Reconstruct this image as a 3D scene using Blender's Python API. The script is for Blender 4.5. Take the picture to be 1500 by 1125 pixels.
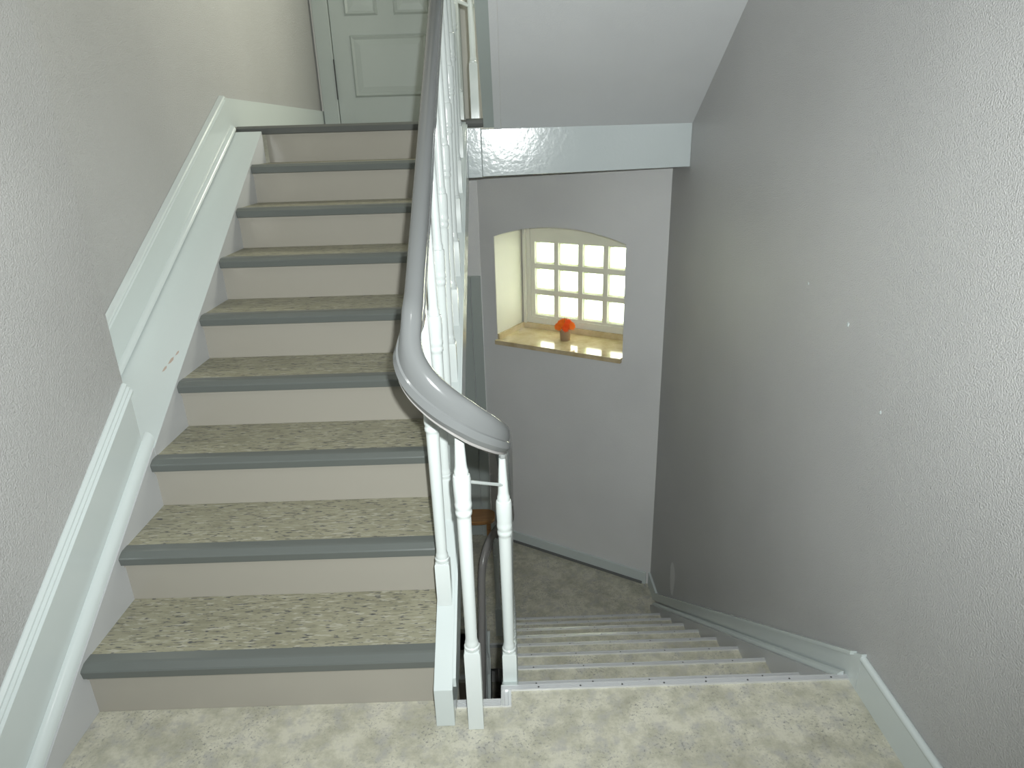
import bpy, bmesh, math, random
from mathutils import Vector, Matrix
random.seed(7)
for o in list(bpy.data.objects): bpy.data.objects.remove(o)
scn = bpy.context.scene
COL = scn.collection

# ------------------------------------------------------------------ camera, world, lights, exposure
CAM = Vector((0, 0, 1.5535))
RIGHT = Vector((0.9995, -0.0153, -0.0276)); UP = Vector((0.0312, 0.3542, 0.9346)); FWD = Vector((0.0045, 0.935, -0.3545))
cd = bpy.data.cameras.new('camera'); cam = bpy.data.objects.new('camera', cd); COL.objects.link(cam)
cd.sensor_width = 36; cd.lens = 970.85 / 1500 * 36; cd.clip_start = .02
cam.matrix_world = Matrix(((RIGHT.x, UP.x, -FWD.x, CAM.x), (RIGHT.y, UP.y, -FWD.y, CAM.y), (RIGHT.z, UP.z, -FWD.z, CAM.z), (0, 0, 0, 1)))
scn.camera = cam

w = bpy.data.worlds.new('overcast_sky'); scn.world = w; w.use_nodes = True
bg = w.node_tree.nodes['Background']; bg.inputs[0].default_value = (1.0, 1.0, .90, 1); bg.inputs[1].default_value = 12.0

# the photographer's flash, just above and right of the lens
fd = bpy.data.lights.new('camera_flash', 'SPOT'); fd.energy = 230; fd.shadow_soft_size = .012; fd.color = (.95, 1.0, .99)
fd.spot_size = math.radians(125); fd.spot_blend = 1.0
fo = bpy.data.objects.new('camera_flash', fd); COL.objects.link(fo); fo.location = CAM + RIGHT * .04 + UP * .058
fo.rotation_euler = (math.radians(90 - 13), 0, math.radians(6)); fo.scale = (1.35, 1, 1)
# unseen lamp added on the landing ceiling as ambient fill
FILL_LAMP_POWER = 8
# added area light: daylight from an assumed window, not built, right of the frame
al = bpy.data.lights.new('assumed_landing_daylight', 'AREA'); al.shape = 'RECTANGLE'; al.size = .8; al.size_y = .9; al.energy = 44; al.color = (1.0, 1.0, .82)
alo = bpy.data.objects.new('assumed_landing_daylight', al); COL.objects.link(alo); alo.location = (.35, 4.40, 3.1)
alo.rotation_euler = (math.radians(-90), 0, math.radians(-38))

vs = scn.view_settings
vs.view_transform = 'Standard'; vs.look = 'None'; vs.gamma = 1; vs.use_curve_mapping = False; vs.exposure = 0.0

# ------------------------------------------------------------------ materials
def mat(name, col, rough=.5, metal=0, spec=.5):
    m = bpy.data.materials.new(name); m.use_nodes = True
    b = m.node_tree.nodes['Principled BSDF']
    b.inputs['Base Color'].default_value = (*col, 1); b.inputs['Roughness'].default_value = rough
    b.inputs['Metallic'].default_value = metal; b.inputs['Specular IOR Level'].default_value = spec
    return m
def nd(m, t, **kw):
    n = m.node_tree.nodes.new(t)
    for k, v in kw.items(): setattr(n, k, v)
    return n
def coords(m, scale=(1, 1, 1)):
    tc = nd(m, 'ShaderNodeTexCoord'); mp = nd(m, 'ShaderNodeMapping')
    mp.inputs['Scale'].default_value = scale
    # world-fixed coordinates, so that pieces made apart share one pattern
    g = nd(m, 'ShaderNodeNewGeometry')
    m.node_tree.links.new(g.outputs['Position'], mp.inputs['Vector'])
    m.node_tree.nodes.remove(tc)
    return mp.outputs[0]
def noise(m, vec, scale, detail=4, rough=.5):
    n = nd(m, 'ShaderNodeTexNoise'); n.inputs['Scale'].default_value = scale
    n.inputs['Detail'].default_value = detail; n.inputs['Roughness'].default_value = rough
    m.node_tree.links.new(vec, n.inputs['Vector']); return n.outputs['Fac']
def ramp(m, fac, stops):
    r = nd(m, 'ShaderNodeValToRGB'); e = r.color_ramp.elements
    while len(e) < len(stops): e.new(.5)
    for i, (p, c) in enumerate(stops):
        e[i].position = p; e[i].color = (*c, 1) if len(c) == 3 else c
    m.node_tree.links.new(fac, r.inputs[0]); return r.outputs[0]
def mix(m, fac, a, b, mode='MIX'):
    x = nd(m, 'ShaderNodeMix', data_type='RGBA', blend_type=mode)
    L = m.node_tree.links
    for s, v in ((x.inputs[0], fac), (x.inputs[6], a), (x.inputs[7], b)):
        if hasattr(v, 'is_linked'): L.new(v, s)
        else: s.default_value = v if isinstance(v, (int, float)) else (*v, 1)
    return x.outputs[2]
def bump(m, h, strength, dist):
    b = nd(m, 'ShaderNodeBump'); b.inputs['Strength'].default_value = strength; b.inputs['Distance'].default_value = dist
    m.node_tree.links.new(h, b.inputs['Height'])
    m.node_tree.links.new(b.outputs[0], m.node_tree.nodes['Principled BSDF'].inputs['Normal'])
def setcol(m, c): m.node_tree.links.new(c, m.node_tree.nodes['Principled BSDF'].inputs['Base Color'])

def wall_paint(name, col, rough, b1=.5, sc=230):
    m = mat(name, col, rough, spec=.5)
    v = coords(m)
    f = noise(m, v, 1.6, 3)
    setcol(m, ramp(m, f, [(.3, tuple(c * .95 for c in col)), (.7, tuple(min(1, c * 1.04) for c in col))]))
    n = noise(m, v, sc, 3, .6)
    bump(m, n, b1, .006)
    return m
M = {}
M['wall'] = wall_paint('wall_lilac_grey_paint', (.525, .522, .518), .36, 1.0)
M['wall_smooth'] = wall_paint('wall_window_paint', (.74, .74, .74), .5, .22, 120)
M['soffit'] = wall_paint('soffit_paint', (.68, .69, .70), .6, .12, 120)
M['reveal'] = wall_paint('reveal_paint', (.74, .73, .68), .55, .12)

def gloss_white(name, col, rough=.17, bmp=.06):
    m = mat(name, col, rough, spec=.5); v = coords(m)
    n = noise(m, v, 38, 2, .5); bump(m, n, bmp, .003)
    return m
M['white'] = gloss_white('white_gloss_paint', (.60, .655, .65))
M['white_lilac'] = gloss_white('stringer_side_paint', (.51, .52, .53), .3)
M['beam'] = gloss_white('beam_gloss_paint', (.56, .61, .615), .16, .24)
M['baluster'] = gloss_white('baluster_white_paint', (.66, .705, .695), .22, .02)
M['door'] = gloss_white('door_paint', (.41, .455, .44), .3)
M['riser'] = gloss_white('riser_beige_paint', (.365, .345, .30), .22)
M['nose'] = gloss_white('nosing_grey_paint', (.13, .143, .135), .28)
M['nose_dark'] = gloss_white('landing_edge_dark_paint', (.10, .105, .10), .3)
M['rail'] = gloss_white('handrail_grey_paint', (.165, .172, .172), .14, .01)
M['rail_dark'] = gloss_white('lower_rail_grey_paint', (.29, .28, .27), .2, .01)
M['alu'] = mat('aluminium', (.74, .75, .76), .25, .5)
M['screw'] = mat('screw_steel', (.12, .12, .12), .4, .6)
M['chip'] = mat('bare_wood_chip', (.46, .37, .31), .7)
M['patch'] = wall_paint('wall_filler_patch', (.72, .715, .72), .5, .15)
M['pot'] = mat('flower_pot_terracotta', (.38, .27, .17), .7)
M['orange'] = mat('orange_petal', (1.0, .24, .015), .6)
M['orange2'] = mat('deep_orange_petal', (1.0, .13, .012), .6)
M['stem'] = mat('flower_stem', (.12, .2, .05), .6)
M['black'] = mat('hinge_dark_metal', (.05, .05, .05), .4, .5)

m = M['tread'] = mat('tread_linoleum', (.5, .47, .38), .45)
v = coords(m, (1, 1, 1)); base = ramp(m, noise(m, v, 5, 3), [(.3, (.27, .26, .185)), (.7, (.35, .335, .245))])
vd = coords(m, (22, 110, 30)); d1 = ramp(m, noise(m, vd, 1.5, 3, .55), [(.585, (0, 0, 0)), (.635, (1, 1, 1))])
vl = coords(m, (14, 90, 30)); d2 = ramp(m, noise(m, vl, 1.2, 2, .5), [(.52, (0, 0, 0)), (.62, (1, 1, 1))])
vp = coords(m, (17, 70, 25)); d3 = ramp(m, noise(m, vp, 1.7, 2, .5), [(.54, (0, 0, 0)), (.66, (1, 1, 1))])
c = mix(m, d3, base, (.43, .415, .34)); c = mix(m, d2, c, (.255, .245, .175)); c = mix(m, d1, c, (.085, .085, .09))
setcol(m, c)

m = M['floor'] = mat('landing_vinyl', (.6, .58, .5), .42)
v = coords(m)
c = ramp(m, noise(m, v, 9, 8, .72), [(.30, (.32, .31, .245)), (.46, (.45, .437, .35)), (.58, (.58, .562, .465)), (.75, (.52, .50, .445))])
g1 = ramp(m, noise(m, v, 20, 6, .65), [(.50, (0, 0, 0)), (.68, (1, 1, 1))])
c = mix(m, g1, c, (.40, .392, .365))
sp = ramp(m, noise(m, coords(m, (1, 1, 1)), 120, 3, .7), [(.54, (0, 0, 0)), (.66, (1, 1, 1))])
cl = ramp(m, noise(m, v, 7, 5, .65), [(.40, (0, 0, 0)), (.60, (1, 1, 1))])
sm = mix(m, 1.0, sp, cl, 'MULTIPLY')
c = mix(m, sm, c, (.22, .22, .215))
setcol(m, c); bump(m, noise(m, v, 160, 2), .08, .002)

m = M['marble'] = mat('marble_sill', (.6, .5, .33), .1)
v = coords(m); setcol(m, ramp(m, noise(m, v, 9, 6, .65), [(.3, (.50, .39, .22)), (.6, (.66, .55, .36)), (.8, (.60, .46, .27))]))
m = M['wood'] = mat('varnished_brown_wood', (.3, .15, .05), .35)
v = coords(m, (6, 60, 60)); setcol(m, ramp(m, noise(m, v, 1, 3), [(.3, (.26, .12, .04)), (.7, (.42, .22, .08))]))

m = M['glass'] = bpy.data.materials.new('glass_block'); m.use_nodes = True
nt = m.node_tree; nt.nodes.remove(nt.nodes['Principled BSDF'])
tr = nt.nodes.new('ShaderNodeBsdfTransparent'); tr.inputs[0].default_value = (.94, .96, .90, 1)
tl = nt.nodes.new('ShaderNodeBsdfTranslucent'); tl.inputs[0].default_value = (.92, .95, .86, 1)
gl = nt.nodes.new('ShaderNodeBsdfGlossy'); gl.inputs['Roughness'].default_value = .08
m1 = nt.nodes.new('ShaderNodeMixShader'); m1.inputs[0].default_value = .22
m2 = nt.nodes.new('ShaderNodeMixShader'); m2.inputs[0].default_value = .05
nt.links.new(tr.outputs[0], m1.inputs[1]); nt.links.new(tl.outputs[0], m1.inputs[2])
nt.links.new(m1.outputs[0], m2.inputs[1]); nt.links.new(gl.outputs[0], m2.inputs[2])
nt.links.new(m2.outputs[0], nt.nodes['Material Output'].inputs[0])
m = M['lamp'] = mat('lamp_opal_glass', (.9, .9, .85), .4)

# ------------------------------------------------------------------ builders
def world_loc(o):
    l = Vector((0, 0, 0))
    while o: l += o.location; o = o.parent
    return l
def obj(name, verts, faces, material, parent=None, bevel=0, smooth=False, seg=2):
    bm = bmesh.new()
    vv = [bm.verts.new(p) for p in verts]
    for f in faces:
        try: bm.faces.new([vv[i] for i in f])
        except ValueError: pass
    bmesh.ops.recalc_face_normals(bm, faces=bm.faces)
    if bevel: bmesh.ops.bevel(bm, geom=[e for e in bm.edges if e.calc_face_angle(0) > .35], offset=bevel, segments=seg, affect='EDGES', profile=.6)
    return obj_bm(name, bm, material, parent, smooth)
def obj_bm(name, bm, material, parent=None, smooth=False):
    me = bpy.data.meshes.new(name)
    lo = Vector((min(v.co.x for v in bm.verts), min(v.co.y for v in bm.verts), min(v.co.z for v in bm.verts)))
    hi = Vector((max(v.co.x for v in bm.verts), max(v.co.y for v in bm.verts), max(v.co.z for v in bm.verts)))
    c = (lo + hi) / 2; c.z = lo.z
    for v_ in bm.verts: v_.co -= c
    bm.to_mesh(me); bm.free()
    if smooth:
        for p in me.polygons: p.use_smooth = True
        if smooth == 'auto': me.set_sharp_from_angle(angle=math.radians(38))
    me.materials.append(material)
    o = bpy.data.objects.new(name, me); COL.objects.link(o)
    o.location = c - (world_loc(parent) if parent else Vector())
    o.parent = parent
    return o
def tag(o, label, cat=None, group=None, kind=None):
    o['label'] = label
    if cat: o['category'] = cat
    if group: o['group'] = group
    if kind: o['kind'] = kind
    return o
def thing(name, loc, label, cat, kind=None, group=None):
    o = bpy.data.objects.new(name, None); COL.objects.link(o); o.location = loc; o.empty_display_size = .1
    return tag(o, label, cat, group, kind)
def vprism(ring_a, ring_b):
    n = len(ring_a); vs_ = list(ring_a) + list(ring_b)
    fs = [tuple(range(n)), tuple(range(2 * n - 1, n - 1, -1))] + [(i, (i + 1) % n, n + (i + 1) % n, n + i) for i in range(n)]
    return vs_, fs
def box(name, x0, x1, y0, y1, z0, z1, material, parent=None, bevel=0):
    a = [(x0, y0, z0), (x1, y0, z0), (x1, y1, z0), (x0, y1, z0)]
    b = [(x, y, z1) for x, y, _ in a]
    return obj(name, *vprism(a, b), material, parent, bevel)
def prism_z(name, poly, z0, z1, material, parent=None, bevel=0):
    return obj(name, *vprism([(x, y, z0) for x, y in poly], [(x, y, z1) for x, y in poly]), material, parent, bevel)
def prism_x(name, poly, x0, x1, material, parent=None, bevel=0, smooth=False):
    f0 = x0 if callable(x0) else (lambda y: x0); f1 = x1 if callable(x1) else (lambda y: x1)
    return obj(name, *vprism([(f0(y), y, z) for y, z in poly], [(f1(y), y, z) for y, z in poly]), material, parent, bevel, smooth)
def cat_rom(P, n):
    out = []
    P = [Vector(p) for p in P]; Q = [2 * P[0] - P[1]] + P + [2 * P[-1] - P[-2]]
    for i in range(1, len(Q) - 2):
        a, b, c_, d = Q[i - 1:i + 3]
        for k in range(n):
            t = k / n
            out.append(.5 * ((2 * b) + (c_ - a) * t + (2 * a - 5 * b + 4 * c_ - d) * t * t + (-a + 3 * b - 3 * c_ + d) * t ** 3))
    return out + [P[-1]]
def sweep(name, path, profile, material, parent=None, smooth='auto', vertical=False, side=None, scale=None):
    """sweep a closed profile of (side, up) points; side stays horizontal"""
    path = [Vector(p) for p in path]; rings = []
    for i, p in enumerate(path):
        t = (path[min(i + 1, len(path) - 1)] - path[max(i - 1, 0)]).normalized()
        s = Vector(side) if side else Vector((t.y, -t.x, 0)).normalized()
        u = Vector((0, 0, 1)) if vertical else s.cross(t).normalized()
        ka, kb = scale(p) if scale else (1, 1)
        rings.append([p + s * a * ka + u * b * kb for a, b in profile])
    n = len(profile); vs_ = [v_ for r in rings for v_ in r]
    fs = [tuple(range(n)), tuple(range(len(vs_) - 1, len(vs_) - 1 - n, -1))]
    for i in range(len(rings) - 1):
        for j in range(n):
            fs.append((i * n + j, i * n + (j + 1) % n, (i + 1) * n + (j + 1) % n, (i + 1) * n + j))
    return obj(name, vs_, fs, material, parent, 0, smooth)
def add_lathe(bm, prof, cx, cy, seg=16, z0=0):
    rings = []
    for z, r in prof:
        rings.append([bm.verts.new((cx + r * math.cos(2 * math.pi * k / seg), cy + r * math.sin(2 * math.pi * k / seg), z0 + z)) for k in range(seg)])
    for a, b in zip(rings, rings[1:]):
        for k in range(seg): bm.faces.new((a[k], a[(k + 1) % seg], b[(k + 1) % seg], b[k]))
    bm.faces.new(rings[0][::-1]); bm.faces.new(rings[-1])
def add_box(bm, x0, x1, y0, y1, z0, z1, M_=None):
    pts = [(x0, y0, z0), (x1, y0, z0), (x1, y1, z0), (x0, y1, z0), (x0, y0, z1), (x1, y0, z1), (x1, y1, z1), (x0, y1, z1)]
    vv = [bm.verts.new((M_ @ Vector(p)) if M_ else p) for p in pts]
    for f in ((0, 3, 2, 1), (4, 5, 6, 7), (0, 1, 5, 4), (1, 2, 6, 5), (2, 3, 7, 6), (3, 0, 4, 7)): bm.faces.new([vv[i] for i in f])

# ------------------------------------------------------------------ measured layout
RISE, RUN, Y1 = .18, .278, 1.4705
XL, XS0, XS1 = -1.229, -.233, -.181            # wall stringer face, outer stringer
XD0, XD1, XR = -.05, 0.0, .985                 # outer stringer of the flight down, right skirting face
TOP = 9 * RISE                                  # upper landing
HALF = -9 * RISE                                # half landing below
DRUN, DY1 = .258, 1.727
SL = RISE / RUN; DSL = RISE / DRUN
L = lambda y: .18 + SL * (y - Y1)               # nose line of the flight up
S = lambda y: .13 + SL * (y - 1.403)            # top of its outer stringer
DL = lambda y: -.18 - DSL * (y - DY1)           # nose line of the flight down
DS = lambda y: DL(y) + .055
YTOP = Y1 + 8 * RUN                             # 3.6945 front edge of upper landing
xsk = lambda y: -1.375 + .0607 * (y - 3.71)     # upper left skirting face
xwl = lambda y: xsk(y) - .018                   # upper left wall face
A32 = math.radians(32); WD = Vector((-math.cos(A32), math.sin(A32), 0)); WN = Vector((math.sin(A32), math.cos(A32), 0))
W0 = Vector((1.0, 4.071, 0))                    # corner of window wall and right wall
W0m = Vector((.97, 4.09, 0))                    # point the window was measured from
def wp(s, off=0): return W0m + WD * s + WN * off
ROOF, BASE = 5.2, -3.24

# ------------------------------------------------------------------ setting: floors
fl = prism_z('floor', [(-1.28, -1.25), (1.0, -1.25), (1.0, 1.535), (-.05, 1.535), (-.05, 1.485), (-.181, 1.485), (-.181, 1.56), (-1.28, 1.56)], -.2, 0, M['floor'])
tag(fl, 'cream mottled vinyl floor of the landing in the foreground', 'floor', kind='structure')
c2 = wp((1.0 + .18) / math.cos(A32) - .03 / math.cos(A32))
half_poly = [(-1.5, 3.66), (-.181, 3.66), (-.181, 3.50), (-.05, 3.50), (-.05, 3.555), (1.0, 3.555), (1.0, 4.071), (-.18, 4.071 + 1.18 * math.tan(A32)), (-1.5, 4.071 + 1.18 * math.tan(A32))]
fh = prism_z('floor', half_poly, HALF - .2, HALF, M['floor'])
tag(fh, 'mottled vinyl floor of the half landing below the window', 'floor', kind='structure')
YB = 4.071 + 1.18 * math.tan(A32)
fb = box('floor', -1.5, 1.0, -1.25, YB, BASE - .2, BASE, M['floor'])
tag(fb, 'dim vinyl floor at the bottom of the stairwell', 'floor', kind='structure')
YDOOR = 5.25
fu = prism_z('floor', [(-1.39, YTOP + .03), (1.0, YTOP + .03), (1.0, 4.071), (-.18, YB), (-.18, YDOOR), (-1.28, YDOOR)], 1.40, TOP, M['floor'])
tag(fu, 'upper landing floor in front of the panelled door', 'floor', kind='structure')

# ------------------------------------------------------------------ setting: walls
wr = box('wall_right', 1.0, 1.2, -1.25, 4.071, BASE, ROOF, M['wall'])
tag(wr, 'lilac-grey textured wall along the right of the descending stairs', 'wall', kind='structure')
wl = box('wall_left', -1.48, -1.28, -1.25, 2.075, BASE, ROOF, M['wall'])
tag(wl, 'lilac-grey textured wall beside the lowest steps on the left', 'wall', kind='structure')
wl2 = prism_x('wall_left', [(2.075, BASE), (YDOOR, BASE), (YDOOR, ROOF), (2.075, ROOF)], lambda y: xwl(y) - .2, xwl, M['wall'])
tag(wl2, 'pale textured wall set back behind the upper steps, reaching the door', 'wall', kind='structure')
wb = box('wall_back', -1.48, 1.2, -1.45, -1.25, BASE, ROOF, M['wall'])
tag(wb, 'grey wall of the landing behind the viewer', 'wall', kind='structure')

# oblique window wall with an arched opening
SA, SB, ZS, ZSP, ZPK = 1.235, .24, .105, .872, .955
SEND = 1.18 / math.cos(A32) - .0355
def arch_pts(n=20):
    # circle through both springs and the crown
    half = (SA - SB) / 2; h = ZPK - ZSP; R_ = (half * half + h * h) / (2 * h); cz = ZPK - R_; cs = (SA + SB) / 2
    a0 = math.asin(half / R_)
    return [(cs + R_ * math.sin(a0 * (1 - 2 * k / n)), cz + R_ * math.cos(a0 * (1 - 2 * k / n))) for k in range(n + 1)]
arc = arch_pts()
bm = bmesh.new()
S0 = -.0355
def wv(s, z, off): p = wp(s, off); return bm.verts.new((p.x, p.y, z))
def wall_piece(poly, o0, o1):
    a = [wv(s, z, o0) for s, z in poly]; b = [wv(s, z, o1) for s, z in poly]; n = len(poly)
    bm.faces.new(a); bm.faces.new(b[::-1])
    for i in range(n): bm.faces.new((a[i], b[i], b[(i + 1) % n], a[(i + 1) % n]))
D_ = .42
wall_piece([(S0, BASE), (SEND, BASE), (SEND, ZS), (S0, ZS)], 0, D_)
wall_piece([(S0, ZS), (SB, ZS), (SB, ROOF), (S0, ROOF)], 0, D_)
wall_piece([(SA, ZS), (SEND, ZS), (SEND, ROOF), (SA, ROOF)], 0, D_)
wall_piece([(SB, ROOF), (SB, arc[-1][1])] + arc[::-1][1:-1] + [(SA, arc[0][1]), (SA, ROOF)], 0, D_)
bmesh.ops.recalc_face_normals(bm, faces=bm.faces)
ww = obj_bm('wall_window', bm, M['wall_smooth'])
tag(ww, 'slanting grey wall with the arched window niche over the half landing', 'wall', kind='structure')
wd = box('wall_door_lower', -1.5, -.18, YB, YB + .2, BASE, TOP - .25, M['wall_smooth'])
tag(wd, 'grey wall beside the window wall, above the white half landing door', 'wall', kind='structure')
wu = box('wall_door_upper', -1.48, -.18, YDOOR, YDOOR + .2, TOP - .25, ROOF, M['reveal'])
tag(wu, 'pale wall around the panelled door on the upper landing', 'wall', kind='structure')
we = box('wall_return_upper', -.18, .02, YB + .0, YDOOR + .2, TOP - .25, ROOF, M['reveal'])
tag(we, 'pale short return wall beside the upper landing', 'wall', kind='structure')

# ceilings
tag(box('ceiling', -1.7, 1.3, -1.45, 5.6, ROOF, ROOF + .15, M['soffit']), 'flat white ceiling high over the stairwell', 'ceiling', kind='structure')
tag(box('ceiling', -1.28, 1.0, -1.25, 1.40, 3.03, 3.23, M['soffit']), 'flat ceiling over the foreground landing', 'ceiling', kind='structure')
ZB0 = 1.575; ss = .632
sof = prism_x('ceiling', [(3.70, ZB0), (1.40, ZB0 + ss * 2.30), (1.40, ZB0 + ss * 2.30 + .12), (3.70, ZB0 + .12)], .0, 1.0, M['soffit'])
tag(sof, 'sloping grey-white soffit under the next flight, upper right', 'ceiling', kind='structure')
so2 = prism_x('ceiling', [(1.40, 3.03), (YTOP, 3.03 + SL * 2.29), (YTOP, 3.15 + SL * 2.29), (1.40, 3.15)], lambda y: xwl(max(y, 2.075)) if y > 2.075 else -1.475, -.2, M['soffit'])
tag(so2, 'sloping soffit high above the ascending flight', 'ceiling', kind='structure')

# ------------------------------------------------------------------ skirting and trim
bl = prism_x('baseboard_left', [(-1.25, 0), (1.19, 0), (2.07, L(2.07)), (2.07, L(2.07) + .215), (1.02, .103), (-1.25, .103)], -1.28, -1.262, M['white'])
tag(bl, 'white gloss skirting climbing beside the lowest steps on the left', 'skirting', kind='structure')
mould = [(0, 0), (.030, 0), (.030, .007), (.022, .011), (.022, .017), (.014, .021), (.014, .028), (.004, .034), (0, .034)]
sweep('moulding', [(-1.28, 1.02, .100), (-1.28, 2.072, L(2.072) + .212)], mould, M['white'], bl, False, True, (1, 0, 0))
sweep('moulding', [(-1.28, -1.25, .100), (-1.28, 1.02, .100)], mould, M['white'], bl, False, True, (1, 0, 0))
qr = [(0, 0)] + [(.028 * math.cos(a), .034 * math.sin(a)) for a in [i * math.pi / 12 for i in range(7)]]
sweep('quarter_round', [(-1.2615, 1.22, L(1.22) + .002), (-1.2615, 2.10, L(2.10) + .002)], qr, M['white'], bl, 'auto', True, (1, 0, 0))

up_poly = [(2.076, L(2.076) + .004), (3.69, L(3.69) + .004), (3.69, TOP), (YDOOR, TOP), (YDOOR, 1.735), (3.606, 1.757), (2.076, L(2.076) + .195)]
bl2 = prism_x('baseboard_left', up_poly, xwl, xsk, M['white'])
tag(bl2, 'white gloss skirting climbing to the upper landing on the set-back wall', 'skirting', kind='structure')
mu = [(-.016, -.020), (.012, -.020), (.012, -.014), (.006, -.010), (.006, -.003), (.011, .001), (.008, .008), (-.016, .010)]
sweep('moulding', [(xsk(2.08), 2.08, L(2.08) + .19), (xsk(3.612), 3.612, L(3.612) + .19)], mu, M['white'], bl2, False, True, (1, 0, 0))
qs = [(0, 0)] + [(.02 * math.cos(a), .02 * math.sin(a)) for a in [i * math.pi / 12 for i in range(7)]]
sweep('quarter_round', [(xsk(2.08), 2.08, L(2.08) + .009), (xsk(3.66), 3.66, L(3.66) + .009)], qs, M['white'], bl2, 'auto', True, (1, 0, 0))

br = box('baseboard_right', XR, 1.0, -1.25, 1.482, 0, .112, M['white'])
tag(br, 'white rounded skirting along the foreground landing at the right wall', 'skirting', kind='structure')
sweep('rounded_cap', [(.9925, -1.25, .112), (.9925, 1.484, .112)], [(.011 * math.cos(a), .011 * math.sin(a)) for a in [i * math.pi / 8 for i in range(16)]], M['white'], br, 'auto', True, (1, 0, 0))
br2 = prism_x('baseboard_right', [(1.484, 0), (1.54, -.02), (3.9, HALF), (4.07, HALF), (4.07, HALF + .11), (3.83, HALF + .11), (1.60, DL(1.60) + .135), (1.484, .13)], .985, 1.0, M['white'])
tag(br2, 'white raked skirting following the descending stairs on the right wall', 'skirting', kind='structure')
sweep('bead', [(.985, 1.52, DL(1.52) + .140), (.985, 3.83, DL(3.83) + .135)], [(-.012, -.008), (.008, -.008), (.008, .004), (-.012, .006)], M['white'], br2, False, True, (1, 0, 0))
# window wall skirting
def wbox(name, s0, s1, o0, o1, z0, z1, material, parent=None, bevel=0):
    poly = [wp(s0, o0), wp(s1, o0), wp(s1, o1), wp(s0, o1)]
    return prism_z(name, [(p.x, p.y) for p in poly], z0, z1, material, parent, bevel)
bw = wbox('baseboard_window', -.005, SEND - .012, -.016, 0, HALF, HALF + .10, M['white'], None, .003)
tag(bw, 'white skirting along the foot of the slanting window wall', 'skirting', kind='structure')
wbox('floor_strip', .02, SEND - .02, -.022, -.0165, HALF, HALF + .022, M['rail'], bw)

# aluminium edge trims of the landing
def alu_profile(d0, d1, z=0.0, h=.006):
    """ridged strip cross-section from depth d0 (back) to d1 (edge lip)"""
    n = 4; pts = []
    wdt = d1 - d0
    for i in range(n):
        a = d0 + wdt * i / n; pts += [(a, z + h), (a + wdt * .10, z + h), (a + wdt * .13, z + h * .45), (a + wdt * .22, z + h * .45)]
    pts += [(d1, z + h), (d1 + .004, z + h), (d1 + .004, z - .026), (d1, z - .026), (d1, z), (d0, z)]
    return pts
t1 = prism_x('trim_1', alu_profile(1.520, 1.535), -.052, XR, M['alu'])
tag(t1, 'aluminium edge strip on the landing where the stairs go down', 'edge strip', kind='structure')
bm = bmesh.new()
for k in range(8): add_lathe(bm, [(0, .003), (.0015, .002)], .06 + k * .125, 1.5275, 8, .006)
obj_bm('screw_heads', bm, M['screw'], t1)['kind'] = 'stuff'
t2 = prism_x('trim_2', alu_profile(1.463, 1.485), -.180, -.0525, M['alu'])
tag(t2, 'short aluminium edge strip on the landing at the stairwell gap', 'edge strip', kind='structure')
prof = alu_profile(-.024, -.052)
t3 = obj('trim_3', *vprism([(x, 1.463, z) for x, z in [(-.022, 0), (-.022, .006), (-.030, .006), (-.032, .003), (-.040, .003), (-.042, .006), (-.052, .006), (-.052, 0)]],
                           [(x, 1.5196, z) for x, z in [(-.022, 0), (-.022, .006), (-.030, .006), (-.032, .003), (-.040, .003), (-.042, .006), (-.052, .006), (-.052, 0)]]), M['alu'])
tag(t3, 'aluminium corner strip joining the two landing edge strips', 'edge strip', kind='structure')
t4 = prism_x('trim_4', [(3.51, HALF), (3.51, HALF + .006), (3.496, HALF + .006), (3.496, HALF - .02), (3.50, HALF - .02), (3.50, HALF)], -.180, -.05, M['alu'])
tag(t4, 'aluminium edge strip on the half landing at the stairwell gap', 'edge strip', kind='structure')

# ------------------------------------------------------------------ staircase going up
st = thing('staircase', (-.73, Y1, 0), 'staircase with grey nosings and speckled treads climbing to the upper door', 'staircase')
OV = .024
nose_prof = lambda y, z: [(y + .058, z + .002), (y + .058, z - .038), (y + .010, z - .040), (y + .004, z - .037), (y + .0005, z - .013), (y + .003, z - .009), (y + .022, z + .001), (y + .030, z + .002)]
for k in range(1, 9):
    y = Y1 + (k - 1) * RUN; z = k * RISE
    t = box('tread', XL, XS0, y + .05, y + RUN + OV + .003, z - .036, z, M['tread'], st)
    prism_x('nosing', nose_prof(y, z), XL, XS0, M['nose'], t)
for k in range(1, 10):
    y = Y1 + (k - 1) * RUN + OV
    r = box('riser', XL, XS0, y, y + .02, (k - 1) * RISE + (.0005), k * RISE - .0365, M['riser'], st)
    box('cove_bead', XL, XS0, y - .007, y, k * RISE - .052, k * RISE - .0405, M['riser'], r)
# wall stringer: narrow below, wide board above
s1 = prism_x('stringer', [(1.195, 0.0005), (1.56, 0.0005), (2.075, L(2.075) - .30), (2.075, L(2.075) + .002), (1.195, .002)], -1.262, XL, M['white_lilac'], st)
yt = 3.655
s2 = prism_x('stringer', [(2.076, L(2.076) - .30), (yt, L(yt) - .30), (yt, L(yt)), (2.076, L(2.076))], lambda y: xsk(y), XL, M['white'], st)
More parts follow.
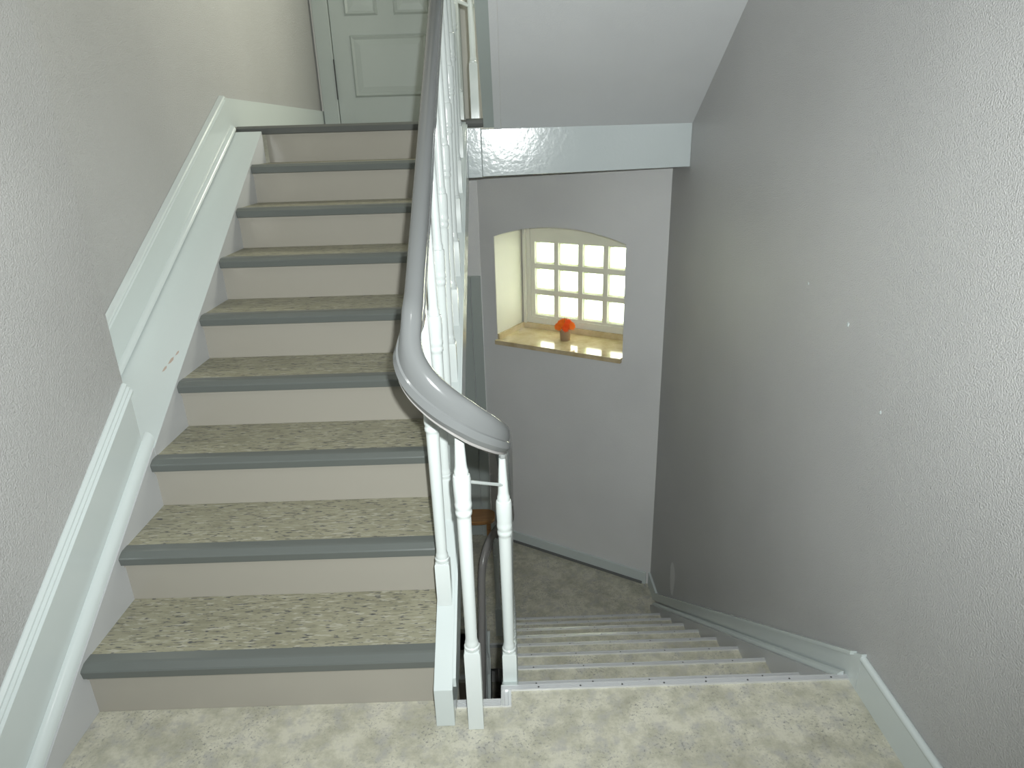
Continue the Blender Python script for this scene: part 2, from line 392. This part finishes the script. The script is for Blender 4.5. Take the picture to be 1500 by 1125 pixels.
# side face skin (lilac-white paint) of the wide stringer
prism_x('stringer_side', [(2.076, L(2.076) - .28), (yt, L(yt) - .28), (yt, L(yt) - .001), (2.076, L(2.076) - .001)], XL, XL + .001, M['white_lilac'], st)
ch = [(0, 0), (.012, .004), (.02, .012), (.016, .02), (.006, .016), (.002, .009)]
for cx_, cy_, sc in ((-1.284, 2.385, .75), (-1.296, 2.355, .6), (-1.268, 2.42, .5)):
    pts = [(cx_ + a * sc, cy_ + b * sc * 2) for a, b in ch]
    obj('paint_chip', *vprism([(x, y, L(y) - .0003) for x, y in pts], [(x, y, L(y) + .0007) for x, y in pts]), M['chip'], st)
# outer stringer
box_os = prism_x('outer_stringer', [(1.403, 0.0005), (1.62, 0.0005), (YTOP + .0, S(YTOP) - .34), (YTOP + .0, S(YTOP)), (1.403, .13)], XS0, XS1, M['white'], st, .002)
prism_x('stringer_bead', [(1.43, .13 + .015), (1.43, .115), (YTOP, S(YTOP) - .035), (YTOP, S(YTOP) - .005)], XS1, XS1 + .008, M['white'], st)
prism_x('soffit', [(1.62, .02), (YTOP, S(YTOP) - .38), (YTOP, S(YTOP) - .36), (1.62, .04)], XL, XS0, M['soffit'], st)
# upper landing nosing
un = prism_x('landing_nosing', nose_prof(YTOP, TOP), -1.372, XS1, M['nose_dark'], st)
tag(un, 'dark edge of the upper landing')

# ------------------------------------------------------------------ landing beam and next flight up
beam = thing('landing_beam', (.4, 3.72, 1.335), 'glossy white beam fronting the upper landing above the window', 'beam')
obj('beam_board', *vprism([(-.105, 3.70, 1.338), (1.0, 3.70, 1.358), (1.0, 3.70, 1.578), (-.105, 3.70, 1.575)], [(-.105, 3.724, 1.338), (1.0, 3.724, 1.358), (1.0, 3.724, 1.578), (-.105, 3.724, 1.575)]), M['beam'], beam, .003)
obj('end_board', *vprism([(-.181, 3.697, 1.333), (-.106, 3.697, 1.335), (-.106, 3.697, 1.582), (-.181, 3.697, 1.582)], [(-.181, 3.724, 1.333), (-.106, 3.724, 1.335), (-.106, 3.724, 1.582), (-.181, 3.724, 1.582)]), M['beam'], beam, .003)
box('backing', -.181, 1.0, 3.726, 3.90, 1.36, 1.40, M['soffit'], beam)
ed = prism_x('edge_strip', [(3.74, 1.621), (3.74, 1.584), (3.690, 1.584), (3.684, 1.59), (3.681, 1.603), (3.684, 1.618), (3.692, 1.626), (3.71, 1.628), (3.74, 1.628)], -.180, -.092, M['nose_dark'], beam)
tag(ed, 'dark edge strip at the stairwell gap')
nf = thing('flight_stringer', (-.04, 3.69, ZB0), 'grey-white stringer underside of the next flight, left of the sloping soffit', 'stringer')
def under(name, x0, x1, dz, mt):
    return prism_x(name, [(3.695, ZB0 + dz), (1.40, ZB0 + dz + ss * 2.295), (1.40, ZB0 + .34 + ss * 2.295), (3.695, ZB0 + .34)], x0, x1, mt, nf)
under('outer_stringer', -.09, -.036, .006, M['door'])
under('cover_strip', -.036, -.001, -.003, M['soffit'])

# ------------------------------------------------------------------ staircase going down
dn = thing('staircase', (.45, 1.54, -.2), 'staircase with aluminium nosings descending to the half landing window', 'staircase')
XDI = .945
for j in range(1, 9):
    y = DY1 + (j - 1) * DRUN; z = -j * RISE
    # tread runs back (towards the viewer) under the previous riser
    t = box('tread', XD1, XDI, y - DRUN - (.02 if j > 1 else -.04), y - .001, z - .04, z, M['floor'], dn)
    ns = prism_x('nosing_strip', alu_profile(y - .012, y, z), XD1, XDI, M['alu'], t)
    bm = bmesh.new()
    for k in range(5): add_lathe(bm, [(0, .003), (.0015, .002)], .06 + k * .19, y - .006, 8, z + .006)
    obj_bm('screw_heads', bm, M['screw'], ns)['kind'] = 'stuff'
for j in range(1, 10):
    y = (DY1 + (j - 2) * DRUN - .02) if j > 1 else 1.535
    box('riser', XD1, XDI, y - .015, y, -j * RISE + .0005, -(j - 1) * RISE - .041 if j > 1 else -.201, M['floor'], dn)
prism_x('stringer', [(1.60, DL(1.60) - .28), (3.56, HALF + .001), (3.80, HALF + .001), (3.80, DL(3.80) + .045), (1.537, DL(1.537) + .045), (1.537, -.21)], XDI, XR, M['white_lilac'], dn)
sweep('stringer_bead', [(.976, 1.537, DL(1.537) + .046), (.976, 3.79, DL(3.79) + .046)], qs, M['white'], dn, 'auto', True, (-1, 0, 0))
prism_x('outer_stringer', [(1.537, -.21), (1.60, DL(1.60) - .25), (3.30, HALF - .19), (3.545, HALF - .19), (3.545, DS(3.545)), (1.537, DS(1.537))], XD0, XD1, M['white'], dn, .002)
prism_x('soffit', [(1.62, DL(1.62) - .27), (3.40, HALF - .13), (3.40, HALF - .11), (1.62, DL(1.62) - .25)], XD1, XDI, M['soffit'], dn)

# ------------------------------------------------------------------ lowest flight, seen through the gap
lo = thing('staircase', (-.73, 3.6, HALF), 'shadowed flight leading down from the half landing, glimpsed through the stairwell gap', 'staircase')
LY = 3.66
for j in range(1, 9):
    y = LY - j * .26; z = HALF - j * RISE
    t = box('tread', XL, XS0, y, y + .28, z - .036, z, M['floor'], lo)
    prism_x('nosing_strip', [(y - .012, z - .02), (y - .012, z + .004), (y + .03, z + .004), (y + .03, z)], XL, XS0, M['alu'], t)
for j in range(1, 10):
    y = LY - (j - 1) * .26
    box('riser', XL, XS0, y, y + .015, HALF - j * RISE + .0005, HALF - (j - 1) * RISE - .037, M['riser'], lo)
LS = lambda y: HALF - .04 + .69 * (y - 3.56)
prism_x('outer_stringer', [(3.655, LS(3.655) - .30), (3.655, HALF - .02), (1.45, LS(1.45)), (1.45, BASE + .001), (1.7, BASE + .001)], XS0, XS1, M['white'], lo)

# ------------------------------------------------------------------ railing
rl = thing('stair_railing', (-.115, 1.41, 0), 'white turned baluster railing with curved grey handrail sweeping around the stairwell gap', 'railing')
zup = lambda y: 1.257 + .70 * (y - 1.517)        # top of handrail over the flight up
zdn = lambda y: .845 - DSL * (y - 1.56)
HR = .066
rail_prof = [(-.023, -.058), (-.0235, -.044), (-.020, -.041), (-.0225, -.030), (-.022, -.018), (-.0185, -.008), (-.011, -.002), (0, 0),
             (.011, -.002), (.0185, -.008), (.022, -.018), (.0225, -.030), (.020, -.041), (.0235, -.044), (.023, -.058), (.014, -.066), (-.014, -.066)]
P = [(-.211, y, zup(y)) for y in (3.62, 3.2, 2.6, 2.1, 1.75, 1.58, 1.49)]
P += [(-.2125, 1.435, 1.200), (-.208, 1.40, 1.150), (-.190, 1.378, 1.104), (-.160, 1.366, 1.066), (-.121, 1.364, 1.028), (-.081, 1.375, .992), (-.047, 1.402, .952), (-.027, 1.44, .915), (-.021, 1.49, .883)]
P += [(-.02, y, zdn(y)) for y in (1.56, 1.7, 2.1, 2.6, 3.1, 3.38)]
P += [(-.020, 3.47, -.545), (-.035, 3.545, -.635), (-.070, 3.588, -.705), (-.115, 3.60, -.765), (-.160, 3.588, -.835), (-.195, 3.545, -.925), (-.21, 3.47, -1.015)]
zlo = lambda y: -1.015 + .70 * (y - 3.47)
P += [(-.21, y, zlo(y)) for y in (3.3, 2.8, 2.2, 1.7)]
path = cat_rom(P, 6)
def carve(p):
    k = max(0., min(1., (1.50 - p.y) / .11)) if p.z > 0 else 0
    return 1 + .10 * k, 1 + .22 * k
i_lo = next(i for i, p in enumerate(path) if p.y > 3.0 and p.z < 0)
hr = sweep('handrail', path[:i_lo + 1], rail_prof, M['rail'], rl, 'auto', scale=carve)
tag(hr, 'smooth grey painted handrail')
hr2 = sweep('lower_handrail', path[i_lo:], rail_prof, M['rail_dark'], rl, 'auto')
tag(hr2, 'brown-grey handrail turning at the half landing')
band = [(-.009, -.071), (-.009, -.0662), (.009, -.0662), (.009, -.071)]
sweep('rail_band', path, band, M['rail_dark'], rl, 'auto', scale=carve)
# top turn of the handrail over the upper landing (above the frame)
PT = [(-.211, 3.62, zup(3.62)), (-.209, 3.72, 2.80), (-.19, 3.79, 2.85), (-.155, 3.825, 2.89), (-.115, 3.835, 2.93), (-.075, 3.825, 2.97), (-.04, 3.79, 3.02), (-.025, 3.72, 3.08), (-.025, 3.4, 3.28), (-.025, 2.9, 3.6)]
sweep('upper_handrail', cat_rom(PT, 6), rail_prof, M['rail'], rl, 'auto')

def baluster_mesh(base_top, base_bot, slope, top):
    """local frame: origin at the centre of the base foot; base_bot(y) slope of the foot"""
    bm = bmesh.new(); h = .021
    zb = [-h * slope, -h * slope, h * slope, h * slope]
    c = [(-h, -h), (h, -h), (h, h), (-h, h)]
    a = [bm.verts.new((x, y, z)) for (x, y), z in zip(c, zb)]
    b = [bm.verts.new((x, y, base_top - .004)) for x, y in c]
    d = [bm.verts.new((x * .9, y * .9, base_top)) for x, y in c]
    bm.faces.new(a[::-1]); bm.faces.new(d)
    for i in range(4):
        bm.faces.new((a[i], a[(i + 1) % 4], b[(i + 1) % 4], b[i])); bm.faces.new((b[i], b[(i + 1) % 4], d[(i + 1) % 4], d[i]))
    B = base_top
    prof = [(B, .0195), (B + .004, .0205), (B + .010, .0205), (B + .013, .0175), (B + .022, .0180), (B + .026, .0165), (B + .035, .0155),
            (B + .20, .0165), (B + .405, .0180), (B + .412, .0180), (B + .415, .0205), (B + .424, .0210), (B + .427, .0195), (B + .432, .0195), (B + .436, .0212),
            (B + .446, .0216), (B + .45, .0205), (B + .458, .0208), (B + .49, .0222), (B + .515, .0218), (B + .522, .0205), (B + .524, .0175), (B + .536, .0175), (B + .540, .0155), (B + .55, .0145)]
    prof = [p for p in prof if p[0] < top - .02]
    prof += [(top, .0092)]
    add_lathe(bm, prof, 0, 0, 18)
    bmesh.ops.recalc_face_normals(bm, faces=bm.faces)
    me = bpy.data.meshes.new('baluster'); bm.to_mesh(me); bm.free()
    for p in me.polygons: p.use_smooth = True
    me.set_sharp_from_angle(angle=math.radians(40)); me.materials.append(M['baluster'])
    return me
def put_bal(me, loc):
    o = bpy.data.objects.new('baluster', me); COL.objects.link(o); o.location = Vector(loc) - world_loc(rl); o.parent = rl
    return o
ycen = 1.618
for i in range(9):
    y = ycen + .2297 * i
    put_bal(baluster_mesh(.131, None, SL, zup(y) - HR / math.cos(math.atan(.70)) - .004 - S(y)), (-.209, y, S(y)))
tag(put_bal(baluster_mesh(.267, None, 0, .928), (-.121, 1.410, .0005)), 'front baluster standing on the landing floor')
yd0 = 1.60
me_dn = baluster_mesh(.118, None, -DSL, zdn(yd0) - HR * 1.22 - .002 - DS(yd0))
for i in range(9):
    y = yd0 + .232 * i
    if y < 3.5: put_bal(me_dn, (-.025, y, DS(y)))
put_bal(baluster_mesh(.267, None, 0, .98), (-.132, 3.752, TOP + .0025))
put_bal(baluster_mesh(.13, None, 0, 1.06), (-.209, 3.69, TOP + .003))
put_bal(baluster_mesh(.22, None, 0, .78), (-.118, 3.60, HALF + .0005))
me_lo = baluster_mesh(.118, None, .69, .60)
for i in range(7):
    y = 3.42 - .232 * i
    put_bal(me_lo, (-.207, y, LS(y)))
# round tie bars between the balusters
def bar(name, a, b, r, material, parent):
    a, b = Vector(a), Vector(b); t = (b - a).normalized(); s = t.orthogonal().normalized(); u = t.cross(s)
    ra = [a + (s * math.cos(k * math.pi / 5) + u * math.sin(k * math.pi / 5)) * r for k in range(10)]
    return obj(name, *vprism(ra, [p + (b - a) for p in ra]), material, parent, 0, 'auto')
bar('tie_rod', (-.108, 1.425, .763), (-.028, 1.59, .658), .0045, M['baluster'], rl)
bar('tie_rod', (-.14, 3.752, 2.150), (-.20, 3.69, 2.165), .009, M['baluster'], rl)
bar('tie_rod', (-.125, 3.752, 2.150), (-.03, 3.70, 2.145), .009, M['baluster'], rl)

# ------------------------------------------------------------------ window of glass blocks
wc = wp((SA + SB) / 2, .3); wc.z = ZS
win = thing('window_1', wc, 'arched niche window of twelve glass blocks with a marble sill', 'window', 'structure')
GZ0, GS0, PITCH, GL_ = .203, 1.150, .2, .164
O0, O1 = .405, .485
# mortar grid around the blocks
bm = bmesh.new()
def gbox(s0, s1, o0, o1, z0, z1):
    a = [wv(s, z0, o) for s, o in ((s0, o0), (s1, o0), (s1, o1), (s0, o1))]; b = [wv(s, z1, o) for s, o in ((s0, o0), (s1, o0), (s1, o1), (s0, o1))]
    bm.faces.new(a); bm.faces.new(b[::-1])
    for i in range(4): bm.faces.new((a[i], b[i], b[(i + 1) % 4], a[(i + 1) % 4]))
j2 = (PITCH - GL_) / 2
for c_ in range(5):
    s = GS0 - c_ * PITCH
    gbox(s - j2, s + j2, O0, O1, GZ0, GZ0 + 3 * PITCH)
for r_ in range(4):
    z = GZ0 + r_ * PITCH
    for c_ in range(4):
        s = GS0 - c_ * PITCH
        gbox(s - PITCH + j2, s - j2, O0, O1, z - (j2 if r_ else 0), z + (j2 if r_ < 3 else 0))
bmesh.ops.recalc_face_normals(bm, faces=bm.faces)
obj_bm('mortar_grid', bm, M['reveal'], win)
# surrounding infill between opening and blocks
bm = bmesh.new()
ztop = GZ0 + 3 * PITCH
gbox(GS0 + j2, SA + .02, O0 - .012, O1, ZS, ROOF * 0 + .99)
gbox(SB - .02, GS0 - 4 * PITCH - j2, O0 - .012, O1, ZS, .99)
gbox(GS0 - 4 * PITCH - j2, GS0 + j2, O0, O1, ztop, .99)
gbox(GS0 - 4 * PITCH - j2, GS0 + j2, O0 - .012, O1, ZS, GZ0)
bmesh.ops.recalc_face_normals(bm, faces=bm.faces)
obj_bm('window_frame', bm, M['reveal'], win)
wbox('frame_bead', GS0 + j2 + .028, GS0 + j2 + .052, O0 - .034, O0 - .0125, ZS + .05, .885, M['reveal'], win, .003)
gme = None
m = M['glass_rim'] = bpy.data.materials.new('glass_block_side'); m.use_nodes = True
nt = m.node_tree; nt.nodes.remove(nt.nodes['Principled BSDF'])
tl = nt.nodes.new('ShaderNodeBsdfTranslucent'); tl.inputs[0].default_value = (.60, .66, .36, 1)
df = nt.nodes.new('ShaderNodeBsdfDiffuse'); df.inputs[0].default_value = (.55, .60, .38, 1)
mx = nt.nodes.new('ShaderNodeMixShader'); mx.inputs[0].default_value = .75
nt.links.new(tl.outputs[0], mx.inputs[1]); nt.links.new(df.outputs[0], mx.inputs[2]); nt.links.new(mx.outputs[0], nt.nodes['Material Output'].inputs[0])
def rim_mesh(s, z):
    global bm
    bm = bmesh.new(); g = GL_ / 2 - .003; t_ = .006
    for a0, a1, b0, b1 in ((s - g, s - g + t_, z - g, z + g), (s + g - t_, s + g, z - g, z + g), (s - g + t_, s + g - t_, z - g, z - g + t_), (s - g + t_, s + g - t_, z + g - t_, z + g)):
        gbox(a0, a1, O0 + .016, O1 - .012, b0, b1)
    bmesh.ops.recalc_face_normals(bm, faces=bm.faces)
    return bm
for r_ in range(3):
    for c_ in range(4):
        s = GS0 - c_ * PITCH - PITCH / 2; z = GZ0 + r_ * PITCH + PITCH / 2
        if gme is None:
            b_ = wbox('glass_block', s - GL_ / 2 + .001, s + GL_ / 2 - .001, O0 + .006, O1 - .006, z - GL_ / 2 + .001, z + GL_ / 2 - .001, M['glass'], win, .006)
            gme = b_; g0 = Vector(b_.location); p0 = wp(s, 0); z0 = z
            rim0 = obj_bm('glass_rim', rim_mesh(s, z), M['glass_rim'], b_)
        else:
            o = gme.copy(); COL.objects.link(o); p = wp(s, 0); o.location = g0 + Vector((p.x - p0.x, p.y - p0.y, z - z0)); o.parent = win
            rm = rim0.copy(); COL.objects.link(rm); rm.parent = o
# reveal lining (thin cream coat) on the left jamb
wbox('jamb_lining', SA - .003, SA - .0005, .002, O0 - .013, ZS + .012, .872, M['reveal'], win)
sill = wbox('window_sill', SB + .003, SA + .005, -.028, O0 - .013, ZS - .022, ZS + .011, M['marble'], win, .003)
wbox('sill_upstand', SB + .003, SA - .004, O0 - .030, O0 - .013, ZS + .0112, ZS + .052, M['marble'], sill)
wbox('sill_upstand', SA - .020, SA - .0035, .004, O0 - .031, ZS + .0112, ZS + .052, M['marble'], sill)

# ------------------------------------------------------------------ doors
d1 = thing('door_1', (-.75, YDOOR, TOP), 'pale panelled apartment door on the upper landing', 'door', 'structure')
DX0, DX1 = -1.165, -.36
box('door_leaf', DX0, DX1, YDOOR - .035, YDOOR - .001, TOP + .006, TOP + 2.02, M['door'], d1, .002)
def panel(x0, x1, z0, z1):
    # raised and fielded panel: sloping frame with a flat middle
    y0 = YDOOR - .0352; b = .028
    o_ = [(x0, y0, z0), (x1, y0, z0), (x1, y0, z1), (x0, y0, z1)]
    r1 = [(x0 + .012, y0 - .014, z0 + .012), (x1 - .012, y0 - .014, z0 + .012), (x1 - .012, y0 - .014, z1 - .012), (x0 + .012, y0 - .014, z1 - .012)]
    r2 = [(x0 + b, y0 - .004, z0 + b), (x1 - b, y0 - .004, z0 + b), (x1 - b, y0 - .004, z1 - b), (x0 + b, y0 - .004, z1 - b)]
    r3 = [(x0 + 2.4 * b, y0 - .011, z0 + 2.4 * b), (x1 - 2.4 * b, y0 - .011, z0 + 2.4 * b), (x1 - 2.4 * b, y0 - .011, z1 - 2.4 * b), (x0 + 2.4 * b, y0 - .011, z1 - 2.4 * b)]
    V = o_ + r1 + r2 + r3; F = []
    for k in range(3):
        for i in range(4): F.append((k * 4 + i, k * 4 + (i + 1) % 4, k * 4 + 4 + (i + 1) % 4, k * 4 + 4 + i))
    F.append((12, 13, 14, 15)); F.append((3, 2, 1, 0))
    return obj('panel', V, F, M['door'], d1)
panel(-1.04, -.50, TOP + .20, TOP + .60)
panel(-1.06, -.83, TOP + .72, TOP + 1.80); panel(-.72, -.47, TOP + .72, TOP + 1.80)
box('kick_board', -1.055, -.44, YDOOR - .043, YDOOR - .0355, TOP + .008, TOP + .10, M['door'], d1)
box('casing', -1.278, DX0 - .003, YDOOR - .05, YDOOR - .001, TOP + .001, TOP + 2.1, M['door'], d1, .004)
box('casing', DX1 + .003, DX1 + .10, YDOOR - .05, YDOOR - .001, TOP + .001, TOP + 2.1, M['door'], d1, .004)
box('casing', DX0 - .003, DX1 + .003, YDOOR - .05, YDOOR - .001, TOP + 2.023, TOP + 2.1, M['door'], d1, .004)
box('hinge', DX0 - .003, DX0 + .004, YDOOR - .058, YDOOR - .0505, TOP + .19, TOP + .45, M['black'], d1)
box('hinge', DX0 - .003, DX0 + .004, YDOOR - .058, YDOOR - .0505, TOP + 1.5, TOP + 1.76, M['black'], d1)

d2 = thing('door_2', (-.6, YB, HALF), 'white boarded door on the half landing, glimpsed behind the balusters', 'door', 'structure')
zt = .585
for i in range(6):
    x1 = -.262 - i * .115
    box('board', x1 - .1135, x1, YB - .022, YB - .001, HALF + .006, zt - .055, M['door'], d2, .002)
box('casing', -.258, -.1835, YB - .032, YB - .001, HALF + .001, zt, M['door'], d2, .003)
box('casing', -1.03, -.955, YB - .032, YB - .001, HALF + .001, zt, M['door'], d2, .003)
box('casing', -.954, -.259, YB - .032, YB - .001, zt - .053, zt, M['door'], d2, .003)

# ------------------------------------------------------------------ small things
stl = thing('footstool', (-.30, 4.62, HALF), 'low brown wooden footstool by the half landing door, behind the balusters', 'stool')
ell = [(-.30 + .155 * math.copysign(abs(math.cos(a)) ** .6, math.cos(a)), 4.62 + .10 * math.copysign(abs(math.sin(a)) ** .6, math.sin(a))) for a in [k * math.pi / 12 for k in range(24)]]
prism_z('seat', ell, HALF + .27, HALF + .30, M['wood'], stl, .008)
for sx in (-.11, .10):
    for sy in (-.06, .06):
        box('leg', -.30 + sx - .014, -.30 + sx + .014, 4.62 + sy - .014, 4.62 + sy + .014, HALF, HALF + .27, M['wood'], stl, .003)

pc = Vector((.424, 4.674, ZS + .011))
fp = thing('potted_flower', pc, 'small brown pot of bright orange flowers on the marble sill', 'flower pot')
bm = bmesh.new()
add_lathe(bm, [(0, .034), (.004, .037), (.070, .041), (.078, .042), (.082, .040), (.072, .035)], pc.x, pc.y, 24, pc.z)
obj_bm('pot', bm, M['pot'], fp, 'auto')
def flower(c, nrm, rad, mt):
    nrm = nrm.normalized(); s = nrm.orthogonal().normalized(); u = nrm.cross(s); V = []; F = []
    for lay, (n, rr, up_) in enumerate(((13, 1.0, .15), (11, .78, .45), (8, .5, .85))):
        for k in range(n):
            a = 2 * math.pi * (k + .4 * lay) / n + random.uniform(-.1, .1); d = s * math.cos(a) + u * math.sin(a); t = nrm.cross(d)
            r = rad * rr * random.uniform(.88, 1.08); i = len(V); wd_ = rad * .17
            V += [c, c + d * r * .55 + t * wd_ + nrm * r * up_ * .35, c + d * r + nrm * r * up_ * .5, c + d * r * .55 - t * wd_ + nrm * r * up_ * .35,
                  c + d * r * .55 + nrm * (r * up_ * .35 - .003)]
            F += [(i, i + 1, i + 4), (i, i + 4, i + 3), (i + 1, i + 2, i + 4), (i + 4, i + 2, i + 3)]
    return obj('flower', V, F, mt, fp)
for k, (dx, dy, dz, rad, mt) in enumerate([(-.042, -.012, .100, .034, 'orange'), (.0, -.035, .098, .034, 'orange2'), (.040, -.014, .102, .034, 'orange'), (.018, -.005, .122, .036, 'orange2'),
                                          (-.022, .004, .124, .034, 'orange'), (.03, .03, .112, .034, 'orange'), (-.03, .034, .110, .034, 'orange'), (.052, .012, .098, .028, 'orange'), (-.054, .012, .097, .026, 'orange'), (.0, .03, .128, .03, 'orange')]):
    flower(pc + Vector((dx * 1.12, dy * 1.1, dz + .004)), Vector((dx * 16, dy * 16 - .9, .45)), rad * 1.05, M[mt])
for k, (dx, dy, h) in enumerate([(-.006, 0, .172), (.008, .006, .165), (-.03, .01, .10), (.03, -.01, .10), (.0, -.03, .10)]):
    bar('stem', pc + Vector((dx * .5, dy * .5, .06)), pc + Vector((dx, dy, h)), .0022, M['stem'], fp)

# filler patch and chips on the right wall
pp = []
for k in range(14):
    a = 2 * math.pi * k / 14; pp.append((3.49 + .055 * math.cos(a) * (1 + .15 * math.sin(3 * a)), -1.13 + .13 * math.sin(a) * (1 + .1 * math.cos(2 * a))))
obj('filler_patch', *vprism([(.9995, y, z) for y, z in pp], [(1.0, y, z) for y, z in pp]), M['patch'], wr)
for y, z, r in ((1.865, 1.0, .006), (1.63, .82, .004), (2.15, 1.06, .004)):
    obj('paint_chip', *vprism([(.998, y + r * math.cos(a), z + 1.2 * r * math.sin(a)) for a in (0, 1.3, 2.5, 3.9, 5.1)], [(1.0, y + r * math.cos(a), z + 1.2 * r * math.sin(a)) for a in (0, 1.3, 2.5, 3.9, 5.1)]), M['white'], wr)

# ------------------------------------------------------------------ fill lamp added on the landing ceiling (out of frame)
def added_fill_lamp(x, y, z, power, label, col):
    t = thing('added_fill_lamp', (x, y, z - .1), label, 'lamp')
    bm = bmesh.new(); add_lathe(bm, [(0, .07), (.02, .07)], x, y, 24, z - .021); obj_bm('mount', bm, M['white'], t, 'auto')
    l = bpy.data.lights.new('fill_lamp_light', 'POINT'); l.energy = power; l.shadow_soft_size = .09; l.color = col
    o = bpy.data.objects.new('fill_lamp_light', l); COL.objects.link(o); o.location = (0, 0, -.06); o.parent = t
added_fill_lamp(-.15, .3, 3.03, FILL_LAMP_POWER, 'round fill lamp added on the ceiling over the foreground landing', (1, .99, .96))
